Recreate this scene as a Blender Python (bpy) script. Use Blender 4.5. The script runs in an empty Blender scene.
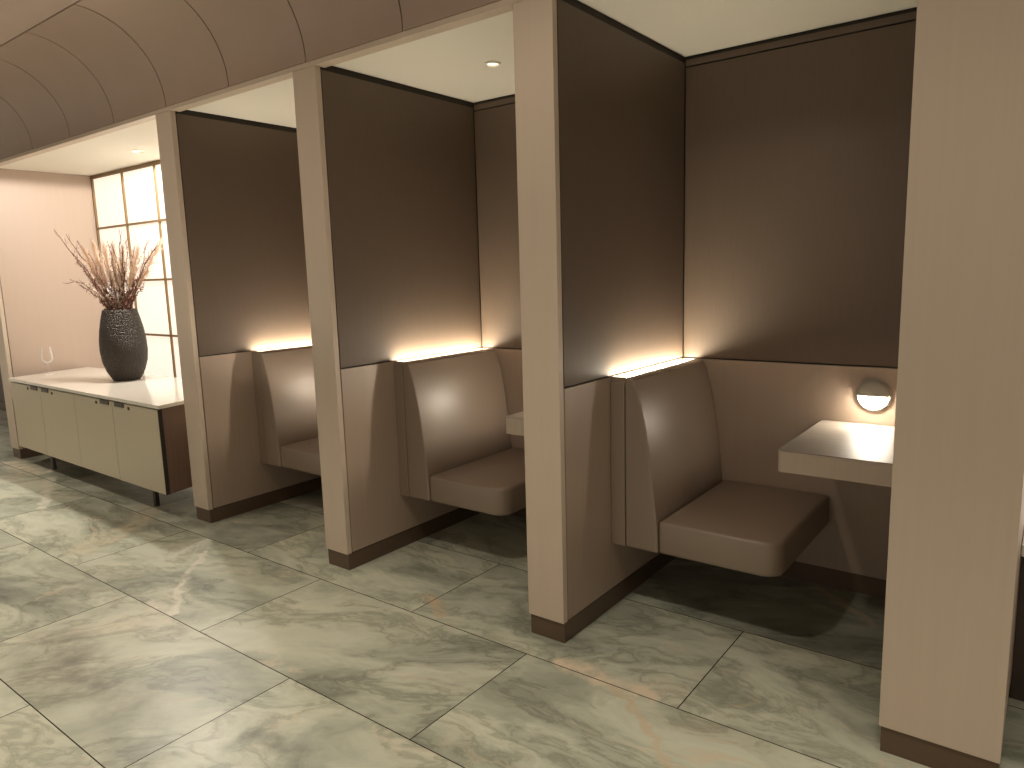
import bpy, bmesh, math, random
from mathutils import Vector, Matrix
random.seed(7)
C = bpy.context.scene.collection
PI = math.pi

# ------------------------------------------------------------------ camera
F_PX, YAW, PITCH, ROLL = 718.97, -0.652, 0.1524, -0.0289
CAM = Vector((1.5772, -2.2842, 1.5))
cy, sy = math.cos(YAW), math.sin(YAW)
cp, sp = math.cos(PITCH), math.sin(PITCH)
cr, sr = math.cos(ROLL), math.sin(ROLL)
fwd = Vector((sy*cp, cy*cp, -sp))
rgt = Vector((cy, -sy, 0))
upv = rgt.cross(fwd)
r2 = cr*rgt + sr*upv
u2 = -sr*rgt + cr*upv
cd = bpy.data.cameras.new('camera')
cam = bpy.data.objects.new('camera', cd)
C.objects.link(cam)
cam.matrix_world = Matrix(((r2.x, u2.x, -fwd.x, CAM.x), (r2.y, u2.y, -fwd.y, CAM.y), (r2.z, u2.z, -fwd.z, CAM.z), (0, 0, 0, 1)))
cd.sensor_width = 36
cd.lens = F_PX/1024*36
cd.clip_start = 0.02
bpy.context.scene.camera = cam

# ------------------------------------------------------------------ light
vs = bpy.context.scene.view_settings
vs.view_transform = 'Standard'
vs.look = 'None'
vs.gamma = 1
vs.use_curve_mapping = False
vs.exposure = 0.0
w = bpy.data.worlds.new('lounge')
bpy.context.scene.world = w
w.use_nodes = True
w.node_tree.nodes['Background'].inputs[0].default_value = (1.0, 0.88, 0.74, 1)
w.node_tree.nodes['Background'].inputs[1].default_value = 0.50

WARM = (1.0, 0.87, 0.71)
CORRIDOR_X = (-5.9, -2.95, 0.03, 3.0)
FILL_X = (-4.4, -1.46, 1.5)
CORRIDOR_W = 112
CORRIDOR_WIDE_W = 28
UPLIGHT_W = 18
BOOTH_W = 2.5
NICHE_W = 135
LED_E = 64.0
LED_BRIGHT_E = 82.0
SCONCE_E = 128.0
SCONCE_BRIGHT_E = 330.0
PANE_E = 0.96

def spot(name, loc, power, size=2.6, blend=0.6, rad=0.04, col=WARM):
    l = bpy.data.lights.new(name, 'SPOT')
    l.energy = power; l.spot_size = size; l.spot_blend = blend
    l.shadow_soft_size = rad; l.color = col
    o = bpy.data.objects.new(name, l)
    o.location = loc
    C.objects.link(o)
    return o
for x in CORRIDOR_X:
    spot('corridor_spot', (x, -1.2, 2.925), CORRIDOR_W*(0.45 if x == -2.95 else 1.0), 1.6, 1.0, 0.12)
    spot('corridor_spot', (x, -1.2, 2.925), CORRIDOR_WIDE_W*(0.3 if x == -2.95 else 1.0), 2.75, 0.45, 0.05)
for x in FILL_X:
    spot('corridor_spot', (x, -1.35, 2.925), CORRIDOR_W*0.8, 1.3, 1.0, 0.12)  # extra narrow lamps, added to brighten the floor between the others
# unseen uplight, added to brighten the cove and the corridor ceiling
al = bpy.data.lights.new('fill_uplight', 'AREA')
al.shape = 'RECTANGLE'; al.size = 11; al.size_y = 0.12; al.energy = UPLIGHT_W; al.color = WARM
ao = bpy.data.objects.new('fill_uplight', al)
ao.location = (-2.2, -3.3, 2.45)
ao.rotation_euler = Vector((0, -0.45, -1)).to_track_quat('Z', 'X').to_euler()
C.objects.link(ao)

# ------------------------------------------------------------------ materials
def mat(name, col, rough=0.5, metal=0.0, spec=0.5):
    m = bpy.data.materials.new(name)
    m.use_nodes = True
    b = m.node_tree.nodes['Principled BSDF']
    b.inputs['Base Color'].default_value = (*col, 1)
    b.inputs['Roughness'].default_value = rough
    b.inputs['Metallic'].default_value = metal
    b.inputs['Specular IOR Level'].default_value = spec
    return m
def nodes(m):
    return m.node_tree.nodes, m.node_tree.links, m.node_tree.nodes['Principled BSDF']
def ramp(N, stops, interp='LINEAR'):
    r = N.new('ShaderNodeValToRGB')
    e = r.color_ramp.elements
    r.color_ramp.interpolation = interp
    while len(e) < len(stops): e.new(0.5)
    for k, (p, c) in enumerate(stops):
        e[k].position = p
        e[k].color = (*c, 1) if len(c) == 3 else c
    return r
def veneer(name, c1, c2, rough=0.42, scale=(26, 26, 0.7), spec=0.4):
    m = mat(name, c1, rough, spec=spec)
    N, L, b = nodes(m)
    tc = N.new('ShaderNodeTexCoord')
    mp = N.new('ShaderNodeMapping'); mp.inputs['Scale'].default_value = scale
    nz = N.new('ShaderNodeTexNoise'); nz.inputs['Scale'].default_value = 2.2; nz.inputs['Detail'].default_value = 5
    rp = ramp(N, [(0.3, c1), (0.7, c2)])
    L.new(tc.outputs['Object'], mp.inputs[0]); L.new(mp.outputs[0], nz.inputs['Vector'])
    L.new(nz.outputs[0], rp.inputs[0]); L.new(rp.outputs[0], b.inputs['Base Color'])
    return m
def leather(name, col, rough, bump=0.12, spec=0.5):
    m = mat(name, col, rough, spec=spec)
    N, L, b = nodes(m)
    tc = N.new('ShaderNodeTexCoord')
    v = N.new('ShaderNodeTexVoronoi'); v.inputs['Scale'].default_value = 320
    n = N.new('ShaderNodeTexNoise'); n.inputs['Scale'].default_value = 5; n.inputs['Detail'].default_value = 3
    a = N.new('ShaderNodeMath'); a.operation = 'MULTIPLY_ADD'; a.inputs[1].default_value = 0.08
    bm_ = N.new('ShaderNodeBump'); bm_.inputs['Strength'].default_value = bump; bm_.inputs['Distance'].default_value = 0.012
    L.new(tc.outputs['Object'], v.inputs['Vector']); L.new(tc.outputs['Object'], n.inputs['Vector'])
    L.new(v.outputs['Distance'], a.inputs[0]); L.new(n.outputs[0], a.inputs[2])
    L.new(a.outputs[0], bm_.inputs['Height']); L.new(bm_.outputs[0], b.inputs['Normal'])
    return m
def emit(name, col, strength):
    m = mat(name, col, 0.5)
    b = m.node_tree.nodes['Principled BSDF']
    b.inputs['Emission Color'].default_value = (*col, 1)
    b.inputs['Emission Strength'].default_value = strength
    return m

M = {}
M['taupe'] = veneer('taupe_veneer', (0.575, 0.475, 0.375), (0.595, 0.492, 0.39))
M['niche_lit'] = veneer('niche_lit_veneer', (0.50, 0.39, 0.315), (0.515, 0.402, 0.325))  # post veneer again, with the niche's lit tone put into its colour
M['cove'] = veneer('cove_veneer', (0.365, 0.272, 0.212), (0.38, 0.285, 0.222), 0.5, (2, 2, 2))
M['upper'] = veneer('dark_taupe_wallcovering', (0.126, 0.090, 0.065), (0.135, 0.097, 0.070), 0.5, (60, 60, 3))
M['lower'] = veneer('taupe_lacquer_panel', (0.395, 0.307, 0.24), (0.415, 0.323, 0.253), 0.4)
M['ceiling'] = veneer('ceiling_veneer', (0.45, 0.35, 0.285), (0.48, 0.375, 0.305), 0.5, (2, 2, 2))
M['reveal'] = mat('dark_reveal', (0.025, 0.018, 0.013), 0.7)
M['skirting'] = mat('bronze_skirting', (0.135, 0.09, 0.06), 0.35, 0.3)
M['white'] = mat('cream_ceiling_paint', (0.84, 0.80, 0.70), 0.8)
M['leather'] = leather('taupe_leather', (0.26, 0.20, 0.152), 0.40, 0.1, 0.65)
M['table'] = veneer('grey_wood_laminate', (0.27, 0.235, 0.195), (0.33, 0.295, 0.25), 0.5, (2.5, 40, 2.5))
M['table_edge'] = veneer('taupe_table_edge', (0.50, 0.41, 0.325), (0.53, 0.44, 0.35), 0.4)
M['led'] = emit('warm_led_diffuser', (1.0, 0.88, 0.67), LED_E)
M['led_bright'] = emit('warm_led_diffuser_full', (1.0, 0.88, 0.67), LED_BRIGHT_E)
M['sconce_glow_bright'] = emit('sconce_glow_full', (1.0, 0.88, 0.71), SCONCE_BRIGHT_E)
M['sconce_shade'] = mat('sconce_white_metal', (0.40, 0.37, 0.31), 0.45)
M['sconce_glow'] = emit('sconce_glow', (1.0, 0.88, 0.71), SCONCE_E)
M['pane'] = emit('backlit_pane', (1.0, 0.86, 0.71), PANE_E)
M['pane'].node_tree.nodes['Principled BSDF'].inputs['Base Color'].default_value = (0.35, 0.33, 0.30, 1)
M['brass'] = mat('bronze_glazing_bar', (0.23, 0.15, 0.07), 0.4, 0.4)
M['stone'] = mat('white_polished_top', (0.80, 0.76, 0.68), 0.12)
M['door'] = mat('champagne_lacquer', (0.53, 0.465, 0.335), 0.35)
M['pull'] = mat('bronze_pull', (0.10, 0.08, 0.055), 0.35, 0.5)
M['black'] = mat('black_lock', (0.012, 0.01, 0.008), 0.4)
M['side'] = veneer('walnut_side', (0.16, 0.10, 0.068), (0.20, 0.13, 0.088), 0.4)
M['twig'] = mat('dry_twig', (0.12, 0.055, 0.036), 0.8)
M['bud'] = mat('dry_bud', (0.30, 0.14, 0.10), 0.85)
M['blossom'] = mat('pale_blossom', (0.78, 0.66, 0.54), 0.85)
M['plume'] = mat('peach_plume', (0.80, 0.62, 0.48), 0.9)
M['glow_lens'] = emit('downlight_lens', (1.0, 0.85, 0.65), 3.0)
M['dark_wood'] = mat('dark_cabinet', (0.05, 0.032, 0.024), 0.45)

# vase: dark stoneware with raised dimples
M['vase'] = mat('dark_stoneware', (0.040, 0.029, 0.021), 0.5)
N, L, b = nodes(M['vase'])
tc = N.new('ShaderNodeTexCoord'); v = N.new('ShaderNodeTexVoronoi'); v.inputs['Scale'].default_value = 95
bp = N.new('ShaderNodeBump'); bp.inputs['Strength'].default_value = 1.0; bp.inputs['Distance'].default_value = 0.012
L.new(tc.outputs['Object'], v.inputs['Vector']); L.new(v.outputs['Distance'], bp.inputs['Height'])
bp.invert = True
L.new(bp.outputs[0], b.inputs['Normal'])

M['glass'] = bpy.data.materials.new('clear_glass')
M['glass'].use_nodes = True
N = M['glass'].node_tree.nodes; L = M['glass'].node_tree.links
N.remove(N['Principled BSDF'])
tb = N.new('ShaderNodeBsdfTransparent'); gb = N.new('ShaderNodeBsdfGlossy'); gb.inputs['Roughness'].default_value = 0.03
fr = N.new('ShaderNodeLayerWeight'); fr.inputs[0].default_value = 0.3
ed = N.new('ShaderNodeBsdfTranslucent'); ed.inputs[0].default_value = (1, 1, 1, 1)
em = N.new('ShaderNodeMixShader'); em.inputs[0].default_value = 0.6
L.new(gb.outputs[0], em.inputs[1]); L.new(ed.outputs[0], em.inputs[2])
ms_ = N.new('ShaderNodeMixShader')
L.new(fr.outputs[0], ms_.inputs[0]); L.new(tb.outputs[0], ms_.inputs[1]); L.new(em.outputs[0], ms_.inputs[2])
L.new(ms_.outputs[0], N['Material Output'].inputs[0])

# floor: polished grey-green marble slabs in running bond
TY, TX, GX, GY = 0.651, 1.286, -0.022, -0.796
GOLD, PALE, SMOKE = (0.62, 0.49, 0.33), (0.74, 0.71, 0.60), (0.17, 0.178, 0.135)
VEINS_AND_SPILL = [
    ([(0.131, -0.115), (0.232, -0.115), (0.353, -0.123), (0.516, -0.141)], 0.06, (0.76, 0.66, 0.50), 1.0),
    ([(0.362, -0.14), (0.486, -0.22), (0.609, -0.328), (0.738, -0.442), (0.95, -0.60)], 0.022, GOLD, 0.7),
    ([(-1.574, -0.778), (-1.781, -0.639), (-1.966, -0.475), (-2.173, -0.265)], 0.025, PALE, 0.9),
    ([(-1.777, -1.201), (-1.569, -1.3), (-1.393, -1.344), (-1.303, -1.33)], 0.20, SMOKE, 0.45),
    ([(-1.655, -1.169), (-1.46, -1.199), (-1.213, -1.204), (-0.931, -1.269), (-0.663, -1.341)], 0.15, SMOKE, 0.5),
    ([(-0.716, 0.016), (-0.627, -0.024), (-0.527, -0.099)], 0.035, GOLD, 0.9),
    ([(-3.316, 0.0), (-3.009, -0.231), (-2.872, -0.476), (-2.826, -0.635)], 0.13, (0.62, 0.55, 0.39), 0.6),
    ([(-5.614, -0.081), (-5.186, -0.122), (-4.99, -0.073)], 0.12, (0.82, 0.76, 0.60), 0.9),  # light spilling past the credenza, painted into the floor colour
    ([(0.762, 1.1), (0.905, 1.0), (1.053, 0.86)], 0.03, GOLD, 0.6),
    ([(-1.765, -0.784), (-1.683, -0.779), (-1.594, -0.768)], 0.05, PALE, 0.8),
    ([(-4.722, -0.114), (-4.357, -0.263), (-3.902, -0.468)], 0.05, PALE, 0.8),
    ([(-0.474, -1.143), (-0.482, -1.086), (-0.389, -1.065), (-0.287, -1.031)], 0.07, SMOKE, 0.6),
]
def floor_material():
    m = mat('polished_marble', (0.4, 0.4, 0.33), 0.2)
    N, L, b = nodes(m)
    def math_(op, a, bb=None, c=None):
        n = N.new('ShaderNodeMath'); n.operation = op
        for k, q in enumerate((a, bb, c)):
            if q is None: continue
            if isinstance(q, (int, float)): n.inputs[k].default_value = q
            else: L.new(q, n.inputs[k])
        return n.outputs[0]
    geo = N.new('ShaderNodeNewGeometry')
    sep = N.new('ShaderNodeSeparateXYZ'); L.new(geo.outputs['Position'], sep.inputs[0])
    ry = math_('DIVIDE', math_('SUBTRACT', sep.outputs[1], GY), TY)
    row = math_('FLOOR', ry); fy = math_('SUBTRACT', ry, row)
    par = math_('ABSOLUTE', math_('MODULO', row, 2.0))
    rx = math_('ADD', math_('DIVIDE', math_('SUBTRACT', sep.outputs[0], GX), TX), math_('MULTIPLY', par, 0.5))
    col = math_('FLOOR', rx); fx = math_('SUBTRACT', rx, col)
    dx = math_('MULTIPLY', math_('MINIMUM', fx, math_('SUBTRACT', 1.0, fx)), TX)
    dy = math_('MULTIPLY', math_('MINIMUM', fy, math_('SUBTRACT', 1.0, fy)), TY)
    joint = math_('LESS_THAN', math_('MINIMUM', dx, dy), 0.0021)
    cmb = N.new('ShaderNodeCombineXYZ'); L.new(col, cmb.inputs[0]); L.new(row, cmb.inputs[1])
    wn = N.new('ShaderNodeTexWhiteNoise'); wn.noise_dimensions = '3D'; L.new(cmb.outputs[0], wn.inputs['Vector'])
    # each slab gets its own cut of stone: offset + rotation
    vm = N.new('ShaderNodeVectorMath'); vm.operation = 'SCALE'; vm.inputs[3].default_value = 31.0
    L.new(wn.outputs['Color'], vm.inputs[0])
    rot = N.new('ShaderNodeVectorRotate'); rot.rotation_type = 'Z_AXIS'
    L.new(geo.outputs['Position'], rot.inputs['Vector'])
    L.new(math_('MULTIPLY_ADD', wn.outputs['Value'], 1.1, -0.75), rot.inputs['Angle'])
    mp = N.new('ShaderNodeMapping'); mp.inputs['Scale'].default_value = (1.0, 2.1, 1.0)
    L.new(rot.outputs[0], mp.inputs[0])
    ad = N.new('ShaderNodeVectorMath'); ad.operation = 'ADD'
    L.new(mp.outputs[0], ad.inputs[0]); L.new(vm.outputs[0], ad.inputs[1])
    # warp
    wz = N.new('ShaderNodeTexNoise'); wz.inputs['Scale'].default_value = 1.1; wz.inputs['Detail'].default_value = 4
    L.new(ad.outputs[0], wz.inputs['Vector'])
    ws = N.new('ShaderNodeVectorMath'); ws.operation = 'SCALE'; ws.inputs[3].default_value = 1.5
    L.new(wz.outputs['Color'], ws.inputs[0])
    wa = N.new('ShaderNodeVectorMath'); wa.operation = 'ADD'
    L.new(ad.outputs[0], wa.inputs[0]); L.new(ws.outputs[0], wa.inputs[1])
    n1 = N.new('ShaderNodeTexNoise'); n1.inputs['Scale'].default_value = 0.85; n1.inputs['Detail'].default_value = 9; n1.inputs['Roughness'].default_value = 0.6
    L.new(wa.outputs[0], n1.inputs['Vector'])
    base = ramp(N, [(0.30, (0.215, 0.232, 0.185)), (0.42, (0.38, 0.41, 0.335)), (0.52, (0.56, 0.595, 0.485)), (0.61, (0.65, 0.67, 0.545)), (0.72, (0.74, 0.715, 0.57))])
    L.new(n1.outputs[0], base.inputs[0])
    # dark smoky streaks
    n2 = N.new('ShaderNodeTexNoise'); n2.inputs['Scale'].default_value = 1.5; n2.inputs['Detail'].default_value = 7; n2.inputs['Roughness'].default_value = 0.65
    L.new(wa.outputs[0], n2.inputs['Vector'])
    d2 = math_('ABSOLUTE', math_('SUBTRACT', n2.outputs[0], 0.47))
    dark = ramp(N, [(0.0, (0.55, 0.55, 0.52)), (0.035, (0.86, 0.86, 0.84)), (0.09, (1, 1, 1))])
    L.new(d2, dark.inputs[0])
    mx = N.new('ShaderNodeMix'); mx.data_type = 'RGBA'; mx.blend_type = 'MULTIPLY'; mx.inputs[0].default_value = 0.8
    L.new(base.outputs[0], mx.inputs[6]); L.new(dark.outputs[0], mx.inputs[7])
    # pale / golden crystalline veins, sparse
    n3 = N.new('ShaderNodeTexNoise'); n3.inputs['Scale'].default_value = 1.0; n3.inputs['Detail'].default_value = 6; n3.inputs['Roughness'].default_value = 0.55
    sh = N.new('ShaderNodeVectorMath'); sh.operation = 'ADD'; sh.inputs[1].default_value = (13.1, 7.7, 3.0)
    L.new(wa.outputs[0], sh.inputs[0]); L.new(sh.outputs[0], n3.inputs['Vector'])
    d3 = math_('ABSOLUTE', math_('SUBTRACT', n3.outputs[0], 0.53))
    vein = ramp(N, [(0.0, (1, 1, 1)), (0.007, (0.65, 0.65, 0.65)), (0.016, (0, 0, 0))])
    L.new(d3, vein.inputs[0])
    n4 = N.new('ShaderNodeTexNoise'); n4.inputs['Scale'].default_value = 1.7
    L.new(sh.outputs[0], n4.inputs['Vector'])
    msk = ramp(N, [(0.5, (0, 0, 0)), (0.62, (1, 1, 1))]); L.new(n4.outputs[0], msk.inputs[0])
    vf = math_('MULTIPLY', vein.outputs[0], msk.outputs[0])
    vc = ramp(N, [(0.3, (0.62, 0.46, 0.27)), (0.6, (0.74, 0.68, 0.55))]); L.new(wz.outputs[0], vc.inputs[0])
    mv = N.new('ShaderNodeMix'); mv.data_type = 'RGBA'
    L.new(math_('MULTIPLY', vf, 0.5), mv.inputs[0]); L.new(mx.outputs[2], mv.inputs[6]); L.new(vc.outputs[0], mv.inputs[7])
    # veins and a painted light spill with a course of their own (floor metres)
    wob = N.new('ShaderNodeTexNoise'); wob.inputs['Scale'].default_value = 10; wob.inputs['Detail'].default_value = 7; wob.inputs['Roughness'].default_value = 0.6
    L.new(geo.outputs['Position'], wob.inputs['Vector'])
    wsep = N.new('ShaderNodeSeparateColor'); L.new(wob.outputs['Color'], wsep.inputs[0])
    px = math_('ADD', sep.outputs[0], math_('MULTIPLY_ADD', wsep.outputs[0], 0.13, -0.065))
    py = math_('ADD', sep.outputs[1], math_('MULTIPLY_ADD', wsep.outputs[1], 0.13, -0.065))
    cur = mv.outputs[2]
    def seg(a, b2):
        dx_, dy_ = b2[0]-a[0], b2[1]-a[1]
        l2 = dx_*dx_+dy_*dy_
        qx = math_('SUBTRACT', px, a[0]); qy = math_('SUBTRACT', py, a[1])
        t = math_('DIVIDE', math_('ADD', math_('MULTIPLY', qx, dx_), math_('MULTIPLY', qy, dy_)), l2)
        cl = N.new('ShaderNodeClamp'); L.new(t, cl.inputs[0])
        t = cl.outputs[0]
        ex = math_('SUBTRACT', qx, math_('MULTIPLY', t, dx_)); ey = math_('SUBTRACT', qy, math_('MULTIPLY', t, dy_))
        return math_('SQRT', math_('ADD', math_('MULTIPLY', ex, ex), math_('MULTIPLY', ey, ey)))
    for pts, wd, colr, amt in VEINS_AND_SPILL:
        d = None
        for a, b2 in zip(pts, pts[1:]):
            e = seg(a, b2)
            d = e if d is None else math_('MINIMUM', d, e)
        mr = N.new('ShaderNodeMapRange'); mr.interpolation_type = 'SMOOTHSTEP'
        L.new(d, mr.inputs[0]); mr.inputs[1].default_value = wd*0.25; mr.inputs[2].default_value = wd
        mr.inputs[3].default_value = amt; mr.inputs[4].default_value = 0.0
        mk = N.new('ShaderNodeMix'); mk.data_type = 'RGBA'
        L.new(math_('MULTIPLY', mr.outputs[0], math_('MULTIPLY_ADD', wsep.outputs[2], 3.0, -0.75)), mk.inputs[0])
        mk.clamp_factor = True
        L.new(cur, mk.inputs[6]); mk.inputs[7].default_value = (*colr, 1)
        cur = mk.outputs[2]
    # per-slab tone
    tone = N.new('ShaderNodeHueSaturation')
    L.new(math_('MULTIPLY_ADD', wn.outputs['Value'], 0.22, 0.88), tone.inputs['Value'])
    L.new(cur, tone.inputs['Color'])
    mj = N.new('ShaderNodeMix'); mj.data_type = 'RGBA'; mj.inputs[7].default_value = (0.025, 0.02, 0.013, 1)
    L.new(joint, mj.inputs[0]); L.new(tone.outputs[0], mj.inputs[6])
    L.new(mj.outputs[2], b.inputs['Base Color'])
    rr = math_('MULTIPLY_ADD', n2.outputs[0], 0.12, 0.31)
    L.new(math_('MAXIMUM', rr, math_('MULTIPLY', joint, 0.9)), b.inputs['Roughness'])
    L.new(math_('MULTIPLY_ADD', joint, -0.45, 0.5), b.inputs['Specular IOR Level'])
    return m
M['floor'] = floor_material()

# ------------------------------------------------------------------ helpers
def link(name, bm, m, parent=None, smooth=False, loc=None):
    me = bpy.data.meshes.new(name)
    bmesh.ops.recalc_face_normals(bm, faces=bm.faces)
    if smooth:
        for f in bm.faces: f.smooth = True
    bm.to_mesh(me); bm.free()
    ms = m if isinstance(m, (list, tuple)) else [m]
    for q in ms: me.materials.append(q)
    o = bpy.data.objects.new(name, me)
    C.objects.link(o)
    if parent: o.parent = parent
    if loc: o.location = loc
    return o
def thing(name, label, cat, loc=(0, 0, 0), group=None):
    o = bpy.data.objects.new(name, None)
    o.empty_display_size = 0.1
    C.objects.link(o)
    o.location = loc
    tag(o, label, cat, group)
    return o
def tag(o, label, cat, group=None):
    o['label'] = label; o['category'] = cat
    if group: o['group'] = group
    return o
def struct(o):
    o['kind'] = 'structure'
    return o
def box(bm, x0, x1, y0, y1, z0, z1, bev=0.0, seg=2, mi=0, fn=None):
    vs_ = []
    for (x, y, z) in ((x0, y0, z0), (x1, y0, z0), (x1, y1, z0), (x0, y1, z0), (x0, y0, z1), (x1, y0, z1), (x1, y1, z1), (x0, y1, z1)):
        vs_.append(bm.verts.new(fn(x, y, z) if fn else (x, y, z)))
    fs = []
    for q in ((0, 3, 2, 1), (4, 5, 6, 7), (0, 1, 5, 4), (1, 2, 6, 5), (2, 3, 7, 6), (3, 0, 4, 7)):
        f = bm.faces.new([vs_[k] for k in q]); f.material_index = mi; fs.append(f)
    if bev:
        es = list({e for f in fs for e in f.edges})
        bmesh.ops.bevel(bm, geom=es, offset=bev, segments=seg, profile=0.5, affect='EDGES')
def bx(*a, **k):
    bm = bmesh.new(); box(bm, *a, **k); return bm
def prism(pts, ax, a, b_, bev=0, seg=3, round_idx=None):
    """extrude a polygon; ax 'y': pts are (x,z); ax 'z': pts are (x,y)"""
    bm = bmesh.new()
    def P(p, t): return (p[0], t, p[1]) if ax == 'y' else (p[0], p[1], t)
    A = [bm.verts.new(P(p, a)) for p in pts]; B = [bm.verts.new(P(p, b_)) for p in pts]
    n = len(pts)
    bm.faces.new(A); bm.faces.new(B[::-1])
    for k in range(n):
        bm.faces.new((A[k], A[(k+1) % n], B[(k+1) % n], B[k]))
    bmesh.ops.recalc_face_normals(bm, faces=bm.faces)
    if bev:
        es = [e for e in bm.edges if e.calc_face_angle(0) > 0.45]
        bmesh.ops.bevel(bm, geom=es, offset=bev, segments=seg, profile=0.5, affect='EDGES')
    return bm
def lathe(bm, prof, n=32, c=(0, 0, 0), mi=0, cap=True):
    rings = []
    for r, z in prof:
        if r < 1e-6:
            rings.append([bm.verts.new((c[0], c[1], c[2]+z))])
        else:
            rings.append([bm.verts.new((c[0]+r*math.cos(2*PI*k/n), c[1]+r*math.sin(2*PI*k/n), c[2]+z)) for k in range(n)])
    for A, B in zip(rings, rings[1:]):
        for k in range(n):
            a, b2 = A[k % len(A)], A[(k+1) % len(A)]
            d, e = B[k % len(B)], B[(k+1) % len(B)]
            q = []
            for x in (a, b2, e, d):
                if x not in q: q.append(x)
            if len(q) > 2:
                f = bm.faces.new(q); f.material_index = mi; f.smooth = True
def tube(bm, pts, r0, r1, n=5):
    prev = None
    for k, p in enumerate(pts):
        p = Vector(p)
        d = (Vector(pts[min(k+1, len(pts)-1)]) - Vector(pts[max(k-1, 0)])).normalized()
        a = d.cross(Vector((0.3, 1, 0.2))).normalized(); b2 = d.cross(a)
        r = r0 + (r1-r0)*k/(len(pts)-1)
        ring = [bm.verts.new(p + r*(math.cos(2*PI*j/n)*a + math.sin(2*PI*j/n)*b2)) for j in range(n)]
        if prev:
            for j in range(n):
                bm.faces.new((prev[j], prev[(j+1) % n], ring[(j+1) % n], ring[j]))
        else: bm.faces.new(ring[::-1])
        prev = ring
    bm.faces.new(prev)
def copy_tree(o, parent=None):
    c = o.copy(); C.objects.link(c)
    if parent: c.parent = parent
    for ch in list(o.children): copy_tree(ch, c)
    return c

# ------------------------------------------------------------------ setting
D = 1.145            # back wall of the booths
ZS, ZC, ZT = 1.053, 2.506, 2.487
POSTS = [(-2.756, -2.587), (-1.439, -1.268), (-0.113, 0.062), (1.2206, 1.5324)]
XL = -5.67           # left wall of the display niche
YN = 0.87            # its window

struct(link('floor', bx(-11, 6, -6, 3, -0.06, 0), M['floor']))
struct(link('ceiling', bx(-11, 6, -6, -0.446, 2.955, 3.05), M['ceiling']))
# booth and niche ceilings
for (a, b_, d) in ((POSTS[0][1], POSTS[1][0], D), (POSTS[1][1], POSTS[2][0], D), (POSTS[2][1], POSTS[3][0], D), (XL, POSTS[0][0], YN), (-9.2, XL-0.17, 1.4), (POSTS[3][1], 3.6, 0.63)):
    struct(link('ceiling', bx(a-0.007, b_+0.007, 0.062, d+0.012, ZC, ZC+0.05), M['white']))

# curved cove: quarter round from the beam up to the corridor ceiling, jointed in panels
joints = [-9.1 + 0.6475*k for k in range(20)]
joints = [-2.628 + 0.6475*k for k in range(-9, 8)]
bm = bmesh.new()
R = 0.44
def arc(r, n=18):
    return [(-R + r*math.cos(PI/2*k/n), 2.512 + r*math.sin(PI/2*k/n)) for k in range(n+1)]
def cove_piece(bm, x0, x1, ri, ro, mi):
    A, B = arc(ri), arc(ro)
    n = len(A)
    def grid(P, Q):
        # its own vertices, so smooth shading does not bleed over the sharp edges
        return [[bm.verts.new((x, p[0], p[1])) for p in P] for x in (x0, x1)]
    va, vb = grid(A, A), grid(B, B)
    for k in range(n-1):
        for q in ((va[0][k], va[0][k+1], va[1][k+1], va[1][k]), (vb[0][k], vb[1][k], vb[1][k+1], vb[0][k+1])):
            f = bm.faces.new(q); f.material_index = mi; f.smooth = True
    for x in (x0, x1):
        ra = [bm.verts.new((x, p[0], p[1])) for p in A]; rb = [bm.verts.new((x, p[0], p[1])) for p in B]
        for k in range(n-1):
            f = bm.faces.new((ra[k], rb[k], rb[k+1], ra[k+1])); f.material_index = mi
    for k in (0, n-1):
        f = bm.faces.new([bm.verts.new(v_.co) for v_ in (va[0][k], va[1][k], vb[1][k], vb[0][k])]); f.material_index = mi
for a, b_ in zip(joints, joints[1:]):
    cove_piece(bm, a+0.004, b_-0.004, R, R+0.012, 0)
cove_piece(bm, joints[0], joints[-1], R+0.013, R+0.03, 1)
o = link('trim_1', bm, [M['cove'], M['reveal']]); struct(o)
# beam that the posts carry
bm = bmesh.new()
box(bm, -9.2, 3.6, 0.0, 0.062, ZT, 2.509)
box(bm, -9.2, 3.6, 0.005, 0.062, 2.509, 2.62)
struct(link('trim_2', bm, M['taupe']))

# back wall of each booth: lower panel, upper panel, top strip over a dark carcass
def back_wall(x0, x1):
    r = struct(link('wall_back', bx(x0-0.02, x1+0.02, D+0.012, D+0.10, 0, ZC+0.02), M['reveal']))
    link('lower_panel', bx(x0+0.002, x1-0.002, D, D+0.02, 0.09, ZS-0.004, bev=0.002), M['lower'], r)
    bm = bmesh.new()
    box(bm, x0+0.004, x1-0.004, D, D+0.02, ZS+0.004, 2.452, bev=0.002)
    box(bm, x0+0.004, x1-0.004, D, D+0.02, 2.459, 2.488)
    link('upper_panel', bm, M['upper'], r)
    link('baseboard', bx(x0+0.002, x1-0.002, D+0.004, D+0.02, 0.0, 0.088), M['skirting'], r)
for a, b_ in zip(POSTS, POSTS[1:]):
    back_wall(a[1], b_[0])

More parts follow.
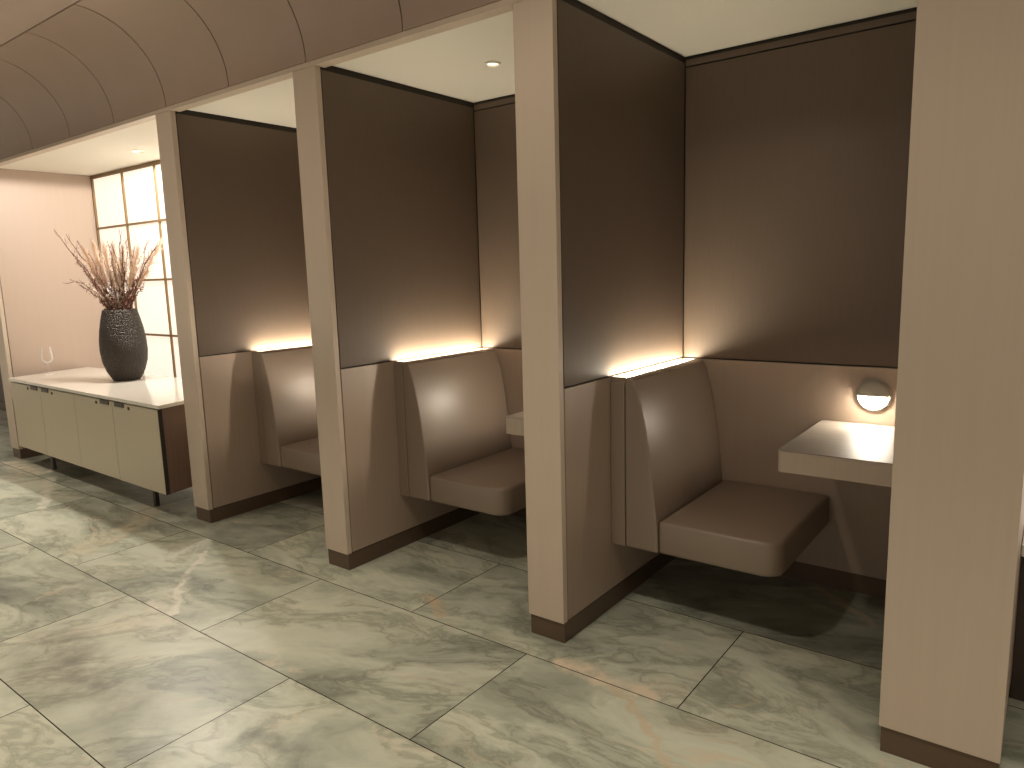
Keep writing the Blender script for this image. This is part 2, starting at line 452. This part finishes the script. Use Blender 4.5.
# partitions with a veneered post as front edge
P_LABELS = ['slim taupe partition between the bright niche and the first booth', 'slim taupe partition second from left, one booth before the tallest one in front',
            'tall taupe partition left of the nearest booth, with dark bronze skirting', 'broad taupe end wall cutting off the sconce table on the right']
def partition(l, r, label, depth=D, right_upper='upper', right_lower='lower'):
    t = thing('partition_wall', label, 'partition', ((l+r)/2, 0, 0))
    h = (r-l)/2
    link('core', bx(-h+0.008, h-0.008, 0.032, depth+0.01, 0.0, ZC+0.04), M['reveal'], t)
    link('post', bx(-h, h, 0.0, 0.0305, 0.087, ZT-0.001, bev=0.0015), M['taupe'], t)
    for s, up, lo in ((1, right_upper, right_lower), (-1, 'upper', 'lower')):
        x0, x1 = (h-0.012, h) if s > 0 else (-h, -h+0.012)
        if up == lo:
            link('side_panel', bx(x0, x1, 0.036, depth-0.002, 0.09, ZC-0.002), M[up], t)
        else:
            link('upper_panel', bx(x0, x1, 0.036, depth-0.003, ZS+0.003, 2.474, bev=0.002), M[up], t)
            link('lower_panel', bx(x0, x1, 0.036, depth-0.003, 0.09, ZS-0.003, bev=0.002), M[lo], t)
    link('skirting', bx(-h+0.006, h-0.002, 0.008, depth-0.003, 0.0, 0.086), M['skirting'], t)
    return t
for (l, r), lb in zip(POSTS, P_LABELS):
    partition(l, r, lb)
partition(XL-0.175, XL, 'narrow taupe partition closing the far left end of the niche', YN, 'niche_lit', 'niche_lit')

# ------------------------------------------------------------------ display niche
struct(link('wall_right', bx(POSTS[0][0]-0.012, POSTS[0][0]-0.0005, 0.036, YN, 0.0, ZC-0.002), M['taupe']))
wn_ = struct(link('window_1', bx(XL, POSTS[0][0]-0.013, YN+0.006, YN+0.02, 0.02, 2.49), M['pane']))
bm = bmesh.new()
XS = [XL+0.012, -5.075, -4.505, -3.935, -3.365, -2.79]
ZB = [2.488, 2.025, 1.535, 1.055, 0.57, 0.03]
for k, x in enumerate(XS):
    hw = 0.009 if k in (0, len(XS)-1) else 0.006
    box(bm, x-hw, x+hw, YN-0.012, YN+0.006, 0.02, ZC)
for z in ZB:
    hw = 0.015 if z > 2.4 else 0.009
    box(bm, XL, POSTS[0][0]-0.013, YN-0.011, YN+0.005, z-hw, z+hw)
link('glazing_bars', bm, M['brass'], wn_)
struct(link('wall_back', bx(XL-0.1, POSTS[0][0], YN+0.03, YN+0.08, 0, ZC), M['taupe']))

# beyond the niche: shaded next bay
struct(link('wall_left', bx(-9.2, XL-0.18, 0.9, 1.0, 0.1, ZC), M['upper']))
struct(link('baseboard_left', bx(-9.2, XL-0.18, 0.885, 1.0, 0.0, 0.1), M['skirting']))
# behind the end wall: next bay
struct(link('wall_right', bx(POSTS[3][1], 3.6, 0.636, 0.75, 0, ZC), M['taupe']))
struct(link('glow_panel', bx(POSTS[3][1]+0.001, 3.6, 0.62, 0.635, 0.605, 1.9), M['pane']))  # bright surface above the counter, modelled as a glowing panel

# ------------------------------------------------------------------ bench
def make_bench(loc, label):
    t = thing('booth_bench', label, 'bench', loc, None)
    y0, y1 = 0.39, D-0.004
    link('back_panel', prism([(0.001, 0.305), (0.070, 0.305), (0.070, ZS-0.022), (0.001, ZS-0.022)], 'y', y0, y1, 0.003, 2), M['leather'], t)
    # recessed light channel along the top
    link('light_channel', bx(0.001, 0.074, y0+0.004, y0+0.010, ZS-0.024, ZS-0.001), M['leather'], t)
    led = link('light_strip', bx(0.016, 0.060, y0+0.012, y1-0.004, ZS-0.0215, ZS-0.017), M['led'], t)
    led['label'] = 'glowing warm light strip'
    ctl = [(0.224, 0.305), (0.2235, 0.38), (0.213, 0.50), (0.200, 0.62), (0.185, 0.74), (0.167, 0.85), (0.145, 0.95), (0.125, 1.015), (0.110, ZS-0.004)]
    face = []
    for a, b_ in zip(range(len(ctl)-1), range(1, len(ctl))):
        p0, p1, p2, p3 = ctl[max(a-1, 0)], ctl[a], ctl[b_], ctl[min(b_+1, len(ctl)-1)]
        for q in range(4):
            u = q/4
            face.append(tuple(0.5*(2*p1[c]+(p2[c]-p0[c])*u+(2*p0[c]-5*p1[c]+4*p2[c]-p3[c])*u*u+(3*p1[c]-p0[c]-3*p2[c]+p3[c])*u**3) for c in (0, 1)))
    face.append(ctl[-1])
    bm = prism([(0.072, 0.305)] + face + [(0.072, ZS)], 'y', y0, y1, 0.008, 3)
    for f in bm.faces: f.smooth = abs(f.normal.y) < 0.98
    link('backrest', bm, M['leather'], t, smooth=False)
    # seat with a rounded outer corner
    x0, x1, r = 0.228, 0.730, 0.075
    pts = [(x0, y0)] + [(x1-r+r*math.sin(a*PI/16), y0+r-r*math.cos(a*PI/16)) for a in range(9)] + [(x1, y1), (x0, y1)]
    bm = prism(pts, 'z', 0.305, 0.448, 0.016, 3)
    for f in bm.faces: f.smooth = True
    link('seat', bm, M['leather'], t)
    return t
B_LABELS = ['taupe leather booth bench nearest the camera, in the right-hand booth', 'taupe leather booth bench in the middle booth beside a small table corner',
            'taupe leather booth bench in the far booth next to the bright niche']
b0 = make_bench((POSTS[2][1], 0, 0), B_LABELS[0])
b0['group'] = 'booth benches'
for k in (1, 2):
    c = copy_tree(b0)
    c.location.x = POSTS[2-k][1]
    c['label'] = B_LABELS[k]
    for ch in c.children:
        if ch.name.startswith('light_strip'):      # the far two strips run brighter
            ch.material_slots[0].link = 'OBJECT'; ch.material_slots[0].material = M['led_bright']

# ------------------------------------------------------------------ tables
def make_table(loc, label):
    t = thing('booth_table', label, 'table', loc)
    x0, x1, y0, y1 = 0.682, POSTS[3][0]-POSTS[2][1]-0.003, 0.485, D-0.003
    r = 0.02
    pts = [(x1, y0), (x1, y1), (x0, y1), (x0, y0+r)] + [(x0+r-r*math.cos(a*PI/8), y0+r-r*math.sin(a*PI/8)) for a in range(1, 5)]
    link('tabletop', prism(pts, 'z', 0.71, 0.7935, 0.003, 2), M['table_edge'], t)
    link('top_surface', prism(pts, 'z', 0.7936, 0.797, 0.001, 1), M['table'], t)
    link('wall_bracket', bx(x0+0.06, x1-0.04, D-0.03, D-0.003, 0.64, 0.709), M['skirting'], t)
    return t
T_LABELS = ['thick wood-look wall table under the lit round sconce in the nearest booth', 'wood-look wall table whose corner shows in the middle booth',
            'wood-look wall table of the far booth, hidden behind its partition']
t0 = make_table((POSTS[2][1], 0, 0), T_LABELS[0])
t0['group'] = 'booth tables'
for k in (1, 2):
    c = copy_tree(t0)
    c.location.x = POSTS[2-k][1] - (0.006 if k == 1 else 0)
    c['label'] = T_LABELS[k]

# ------------------------------------------------------------------ sconces
def half_dome(r, depth, a0, a1, back=0.0, n=24, m=8):
    bm = bmesh.new()
    g = []
    for i in range(m+1):
        ph = PI/2*i/m
        g.append([bm.verts.new((r*math.cos(ph)*math.cos(a0+(a1-a0)*j/n), -back-depth*math.sin(ph), r*math.cos(ph)*math.sin(a0+(a1-a0)*j/n))) for j in range(n+1)])
    for i in range(m):
        for j in range(n):
            try:
                f = bm.faces.new((g[i][j], g[i][j+1], g[i+1][j+1], g[i+1][j])); f.smooth = True
            except ValueError: pass
    # flat cut face and rear face
    c = [g[i][0] for i in range(m+1)] + [g[i][n] for i in range(m, -1, -1)]
    bmesh.ops.remove_doubles(bm, verts=bm.verts, dist=1e-5)
    bmesh.ops.holes_fill(bm, edges=[e for e in bm.edges if e.is_boundary], sides=0)
    return bm
def make_sconce(loc, label):
    t = thing('wall_sconce', label, 'wall lamp', loc)
    bm = bmesh.new()
    prof = [(0.0, 0.0), (0.070, 0.0), (0.072, 0.004), (0.070, 0.012), (0.0, 0.012)]
    lathe(bm, prof, 40)
    bmesh.ops.rotate(bm, verts=bm.verts, cent=(0, 0, 0), matrix=Matrix.Rotation(PI/2, 3, 'X'))
    link('wall_plate', bm, M['sconce_shade'], t)
    link('shade', half_dome(0.0665, 0.036, -0.03, PI+0.03, 0.012), M['sconce_shade'], t)
    link('diffuser', half_dome(0.062, 0.034, PI+0.04, 2*PI-0.04, 0.0125), M['sconce_glow'], t)['label'] = 'glowing lower half'
    return t
S_LABELS = ['round half-shaded wall sconce glowing above the nearest wood-look table', 'round wall sconce above the table of the middle booth',
            'round wall sconce above the table of the far booth']
s0 = make_sconce((0.955, D-0.001, 0.928), S_LABELS[0])
s0['group'] = 'booth sconces'
for k in (1, 2):
    c = copy_tree(s0)
    c.location.x = 0.955 - (POSTS[2][1]-POSTS[2-k][1])
    c['label'] = S_LABELS[k]
    for ch in c.children:
        if ch.name.startswith('diffuser'):
            ch.material_slots[0].link = 'OBJECT'; ch.material_slots[0].material = M['sconce_glow_bright']

# ------------------------------------------------------------------ downlights
def make_downlight(loc, label, r=0.04):
    t = thing('ceiling_downlight', label, 'ceiling light', loc)
    bm = bmesh.new()
    lathe(bm, [(r*0.72, 0.0), (r*0.76, -0.010), (r*0.92, -0.012), (r, -0.006), (r, 0.0), (r*0.72, 0.0)], 32)
    link('trim_ring', bm, M['white'], t)
    bm = bmesh.new()
    lathe(bm, [(0, 0.0), (r*0.70, 0.0), (r*0.70, -0.002), (0, -0.002)], 32)
    link('lens', bm, M['glow_lens'], t)
    return t
d0 = make_downlight((-0.683, 0.597, ZC), 'small round white downlight in the middle booth ceiling')
for x, y, z, lb in ((-4.10, 0.555, ZC, 'small round downlight in the bright niche ceiling'),
                    (0.642, 0.597, ZC, 'small round downlight in the nearest booth ceiling'),
                    (-2.008, 0.597, ZC, 'small round downlight in the far booth ceiling')):
    c = copy_tree(d0); c.location = (x, y, z); c['label'] = lb
for x in (-0.683, 0.642, -2.008):
    spot('booth_spot', (x, 0.597, ZC-0.02), BOOTH_W, 2.2, 0.8, 0.03)
spot('niche_spot', (-4.10, 0.5, ZC-0.02), NICHE_W, 3.1, 0.06, 0.05, (1.0, 0.92, 0.82))
for k, x in enumerate(FILL_X):
    c = copy_tree(d0); c.location = (x, -1.35, 2.955)
    c['label'] = 'small round added fill downlight in the corridor ceiling over the %s' % ('credenza', 'middle booth entrance', 'broad end wall')[k]
for k, x in enumerate(CORRIDOR_X):
    c = copy_tree(d0); c.location = (x, -1.2, 2.955)
    c['label'] = 'round downlight in the corridor ceiling, %s' % ('past the niche', 'before the far partition', 'before the nearest bench', 'past the end wall')[k]

# ------------------------------------------------------------------ credenza
ZTOP = 0.75
FL, FR, BR, BL = Vector((-5.455, -0.075)), Vector((-2.845, -0.118)), Vector((-3.02, 0.64)), Vector((-5.665, 0.64))
def cmap(s, t, z):
    p = (FL*(1-s)+FR*s)*(1-t) + (BL*(1-s)+BR*s)*t
    return (p.x, p.y, z)
cre = thing('credenza', 'long low credenza with a white stone top and champagne doors on short legs', 'cabinet', (0, 0, 0))
link('countertop', bx(0, 1, 0, 1, ZTOP-0.022, ZTOP, fn=cmap), M['stone'], cre)['label'] = 'polished white top'
link('body', bx(0.006, 0.988, 0.045, 0.985, 0.165, ZTOP-0.030, fn=cmap), M['side'], cre)
link('shadow_gap', bx(0.02, 0.98, 0.05, 0.95, ZTOP-0.030, ZTOP-0.022, fn=cmap), M['reveal'], cre)
ds = [0.006, 0.247, 0.497, 0.738, 0.985]
for k in range(4):
    dr = link('door', bx(ds[k]+0.0008, ds[k+1]-0.0008, 0.014, 0.04, 0.165, ZTOP-0.034, fn=cmap), M['door'], cre)
    inner = ds[k+1] if k % 2 == 0 else ds[k]
    sg = -1 if k % 2 == 0 else 1
    a, b_ = sorted((inner+sg*0.017, inner+sg*0.068))
    link('pull', bx(a, b_, 0.006, 0.016, ZTOP-0.062, ZTOP-0.034, fn=cmap), M['pull'], dr)['label'] = 'small bronze finger pull'
    a, b_ = sorted((inner+sg*0.091, inner+sg*0.0985))
    link('lock', bx(a, b_, 0.008, 0.016, ZTOP-0.070, ZTOP-0.050, fn=cmap), M['black'], dr)['label'] = 'tiny black lock'
link('edge_strip', bx(0.9856, 0.9882, 0.012, 0.05, 0.165, ZTOP-0.030, fn=cmap), M['reveal'], cre)['label'] = 'dark front corner edge'
for s in (0.185, 0.855):
    for t in (0.15, 0.85):
        link('leg', bx(s-0.006, s+0.006, t-0.02, t+0.02, 0, 0.166, fn=cmap), M['black'], cre)

# ------------------------------------------------------------------ vase and dried stems
VX, VY = -4.33, 0.385
vase = thing('vase', 'tall dark dimpled stoneware vase on the white credenza top', 'vase', (VX, VY, ZTOP))
bm = bmesh.new()
prof = [(0.0, 0.0), (0.098, 0.0), (0.110, 0.008), (0.148, 0.075), (0.174, 0.155), (0.183, 0.235), (0.180, 0.32), (0.168, 0.41), (0.150, 0.49), (0.135, 0.545), (0.131, 0.56), (0.124, 0.558), (0.122, 0.53), (0.135, 0.45), (0.15, 0.3), (0.12, 0.06), (0.0, 0.03)]
lathe(bm, [(r*0.93, z) for r, z in prof], 64)
link('vessel', bm, M['vase'], vase)
depth = (Vector((VX, VY, 1.5))-CAM).dot(fwd)
def px_point(u, v, dz=0.0):
    d = fwd + r2*(u-512)/F_PX - u2*(v-384)/F_PX
    return CAM + d*(depth+dz)
tips = [(80, 285), (90, 280), (100, 282), (110, 276), (118, 272), (127, 280), (136, 284), (144, 284), (122, 262), (70, 250), (152, 250), (54, 230), (66, 234), (77, 240), (66, 283), (76, 258), (88, 252), (98, 248), (107, 240), (110, 252), (119, 229), (122, 244), (128, 236), (132, 250), (135, 246), (149, 240), (146, 262), (156, 246), (141, 256), (92, 262), (104, 262), (116, 256), (126, 262), (138, 270), (84, 268), (112, 244), (143, 272), (96, 274), (131, 268)]
rnd = random.Random(3)
for k, (u, v) in enumerate(tips):
    tip = px_point(u, v, rnd.uniform(-0.16, 0.16))
    f = (u-108)/50
    base = Vector((VX, VY, ZTOP+0.30)) + r2*(-0.05*f+rnd.uniform(-0.03, 0.03)) + Vector((0, rnd.uniform(-0.04, 0.04), 0))
    mouth = Vector((VX, VY, ZTOP+0.57)) + r2*(0.095*max(-1, min(1, f))+rnd.uniform(-0.01, 0.01)) + Vector((rnd.uniform(-0.04, 0.04), rnd.uniform(-0.04, 0.04), 0))
    pts = [base, mouth]
    n = 9
    side = r2
    sag = 0.10*f if k == 14 else 0.02*f
    for j in range(1, n+1):
        q = j/n
        p = mouth.lerp(tip, q) + upv*(math.sin(q*PI)*abs(sag)) + side*rnd.uniform(-0.012, 0.012)*(1 if j < n else 0) + Vector((0, 0, rnd.uniform(-0.006, 0.006)))
        pts.append(p)
    o = thing('dried_twig', 'thin reddish brown dried twig with tiny buds standing in the dark vase', 'dried twig', base, 'dried twigs in the dark vase')
    bm = bmesh.new()
    tube(bm, [p-base for p in pts], 0.0045, 0.0020)
    # short side shoots
    for j in range(3, n, 1):
        p = pts[j+1]-base
        dr_ = ((pts[min(j+2, n+1)]-pts[j]).normalized() + side*rnd.uniform(-0.7, 0.7) + Vector((rnd.uniform(-.3, .3), rnd.uniform(-.5, .5), 0.1))).normalized()
        tube(bm, [p, p+dr_*0.03, p+dr_*0.055+Vector((0, 0, 0.012))], 0.0018, 0.0009, 4)
    link('stem', bm, M['twig'], o)
    bm = bmesh.new()
    for j in range(70):
        q = rnd.uniform(0.0, 1.0)**1.3*0.95
        i = q*n; a = int(i)
        p = pts[a+1].lerp(pts[min(a+2, n+1)], i-a)-base + Vector((rnd.uniform(-1, 1), rnd.uniform(-1, 1), rnd.uniform(-1, 1)))*0.016
        r = rnd.uniform(0.0028, 0.0062)*(1.15-0.5*q)
        bmesh.ops.create_icosphere(bm, subdivisions=1, radius=r, matrix=Matrix.Translation(p))
    bd = link('buds', bm, M['blossom'] if k % 3 == 2 else M['bud'], o)
    bd['kind'] = 'stuff'
plumes = [(92, 243), (113, 246), (104, 246), (84, 250), (160, 242), (138, 250), (123, 250)]
for k, (u, v) in enumerate(plumes):
    tip = px_point(u, v, rnd.uniform(-0.08, 0.12))
    f = (u-112)/50
    base = Vector((VX, VY, ZTOP+0.30)) + r2*rnd.uniform(-0.03, 0.03)
    mouth = Vector((VX, VY, ZTOP+0.57)) + r2*(0.075*max(-1, min(1, f)))
    o = thing('pampas_plume', 'soft peach dried grass plume rising from the dark vase', 'dried grass', base, 'dried grass plumes in the dark vase')
    bm = bmesh.new()
    tube(bm, [Vector((0, 0, 0)), mouth-base, mouth.lerp(tip, 0.5)-base, tip-base], 0.003, 0.001)
    link('stem', bm, M['twig'], o)
    bm = bmesh.new()
    ax = (tip-mouth).normalized()
    for j in range(330):
        q = rnd.uniform(0.28, 0.98)
        p = mouth.lerp(tip, q)-base
        wd = 0.055*math.sin(min(1, (q-0.22)/0.78)*PI)**0.6
        dv = Vector((rnd.uniform(-1, 1), rnd.uniform(-1, 1), rnd.uniform(-1, 1)))
        dv = (dv-ax*dv.dot(ax))
        e = p + dv*wd*1.05 + ax*rnd.uniform(0.03, 0.10)
        sd = (e-p).cross(Vector((0.5, -0.8, 0.2))).normalized()*0.0019
        v0, v1, v2 = bm.verts.new(p-sd), bm.verts.new(p+sd), bm.verts.new(e)
        bm.faces.new((v0, v1, v2))
    link('plume', bm, M['plume'], o)['kind'] = 'stuff'

# ------------------------------------------------------------------ wine glass
gl = thing('wine_glass', 'empty clear stemmed wine glass at the left end of the white top', 'glass', (-5.365, 0.205, ZTOP+0.0005))
bm = bmesh.new(); lathe(bm, [(0, 0), (0.034, 0), (0.035, 0.0015), (0.012, 0.005), (0.005, 0.010), (0, 0.0105)], 32); link('foot', bm, M['glass'], gl)
bm = bmesh.new(); lathe(bm, [(0, 0.0107), (0.0042, 0.0107), (0.0036, 0.05), (0.0042, 0.098), (0, 0.0982)], 16); link('stem', bm, M['glass'], gl)
bm = bmesh.new()
lathe(bm, [(0, 0.0985), (0.012, 0.100), (0.032, 0.110), (0.045, 0.130), (0.046, 0.145), (0.041, 0.185), (0.034, 0.235)], 40)
link('bowl', bm, M['glass'], gl)

# ------------------------------------------------------------------ counter glimpsed past the end wall
ct = thing('service_counter', 'dark counter with a pale top just showing past the right end wall', 'counter', (1.5335, 0, 0))
link('cabinet', bx(0.0, 1.6, 0.56, 0.634, 0.0, 0.56), M['dark_wood'], ct)
link('countertop', bx(0.0, 1.6, 0.42, 0.634, 0.561, 0.60, bev=0.004), M['stone'], ct)
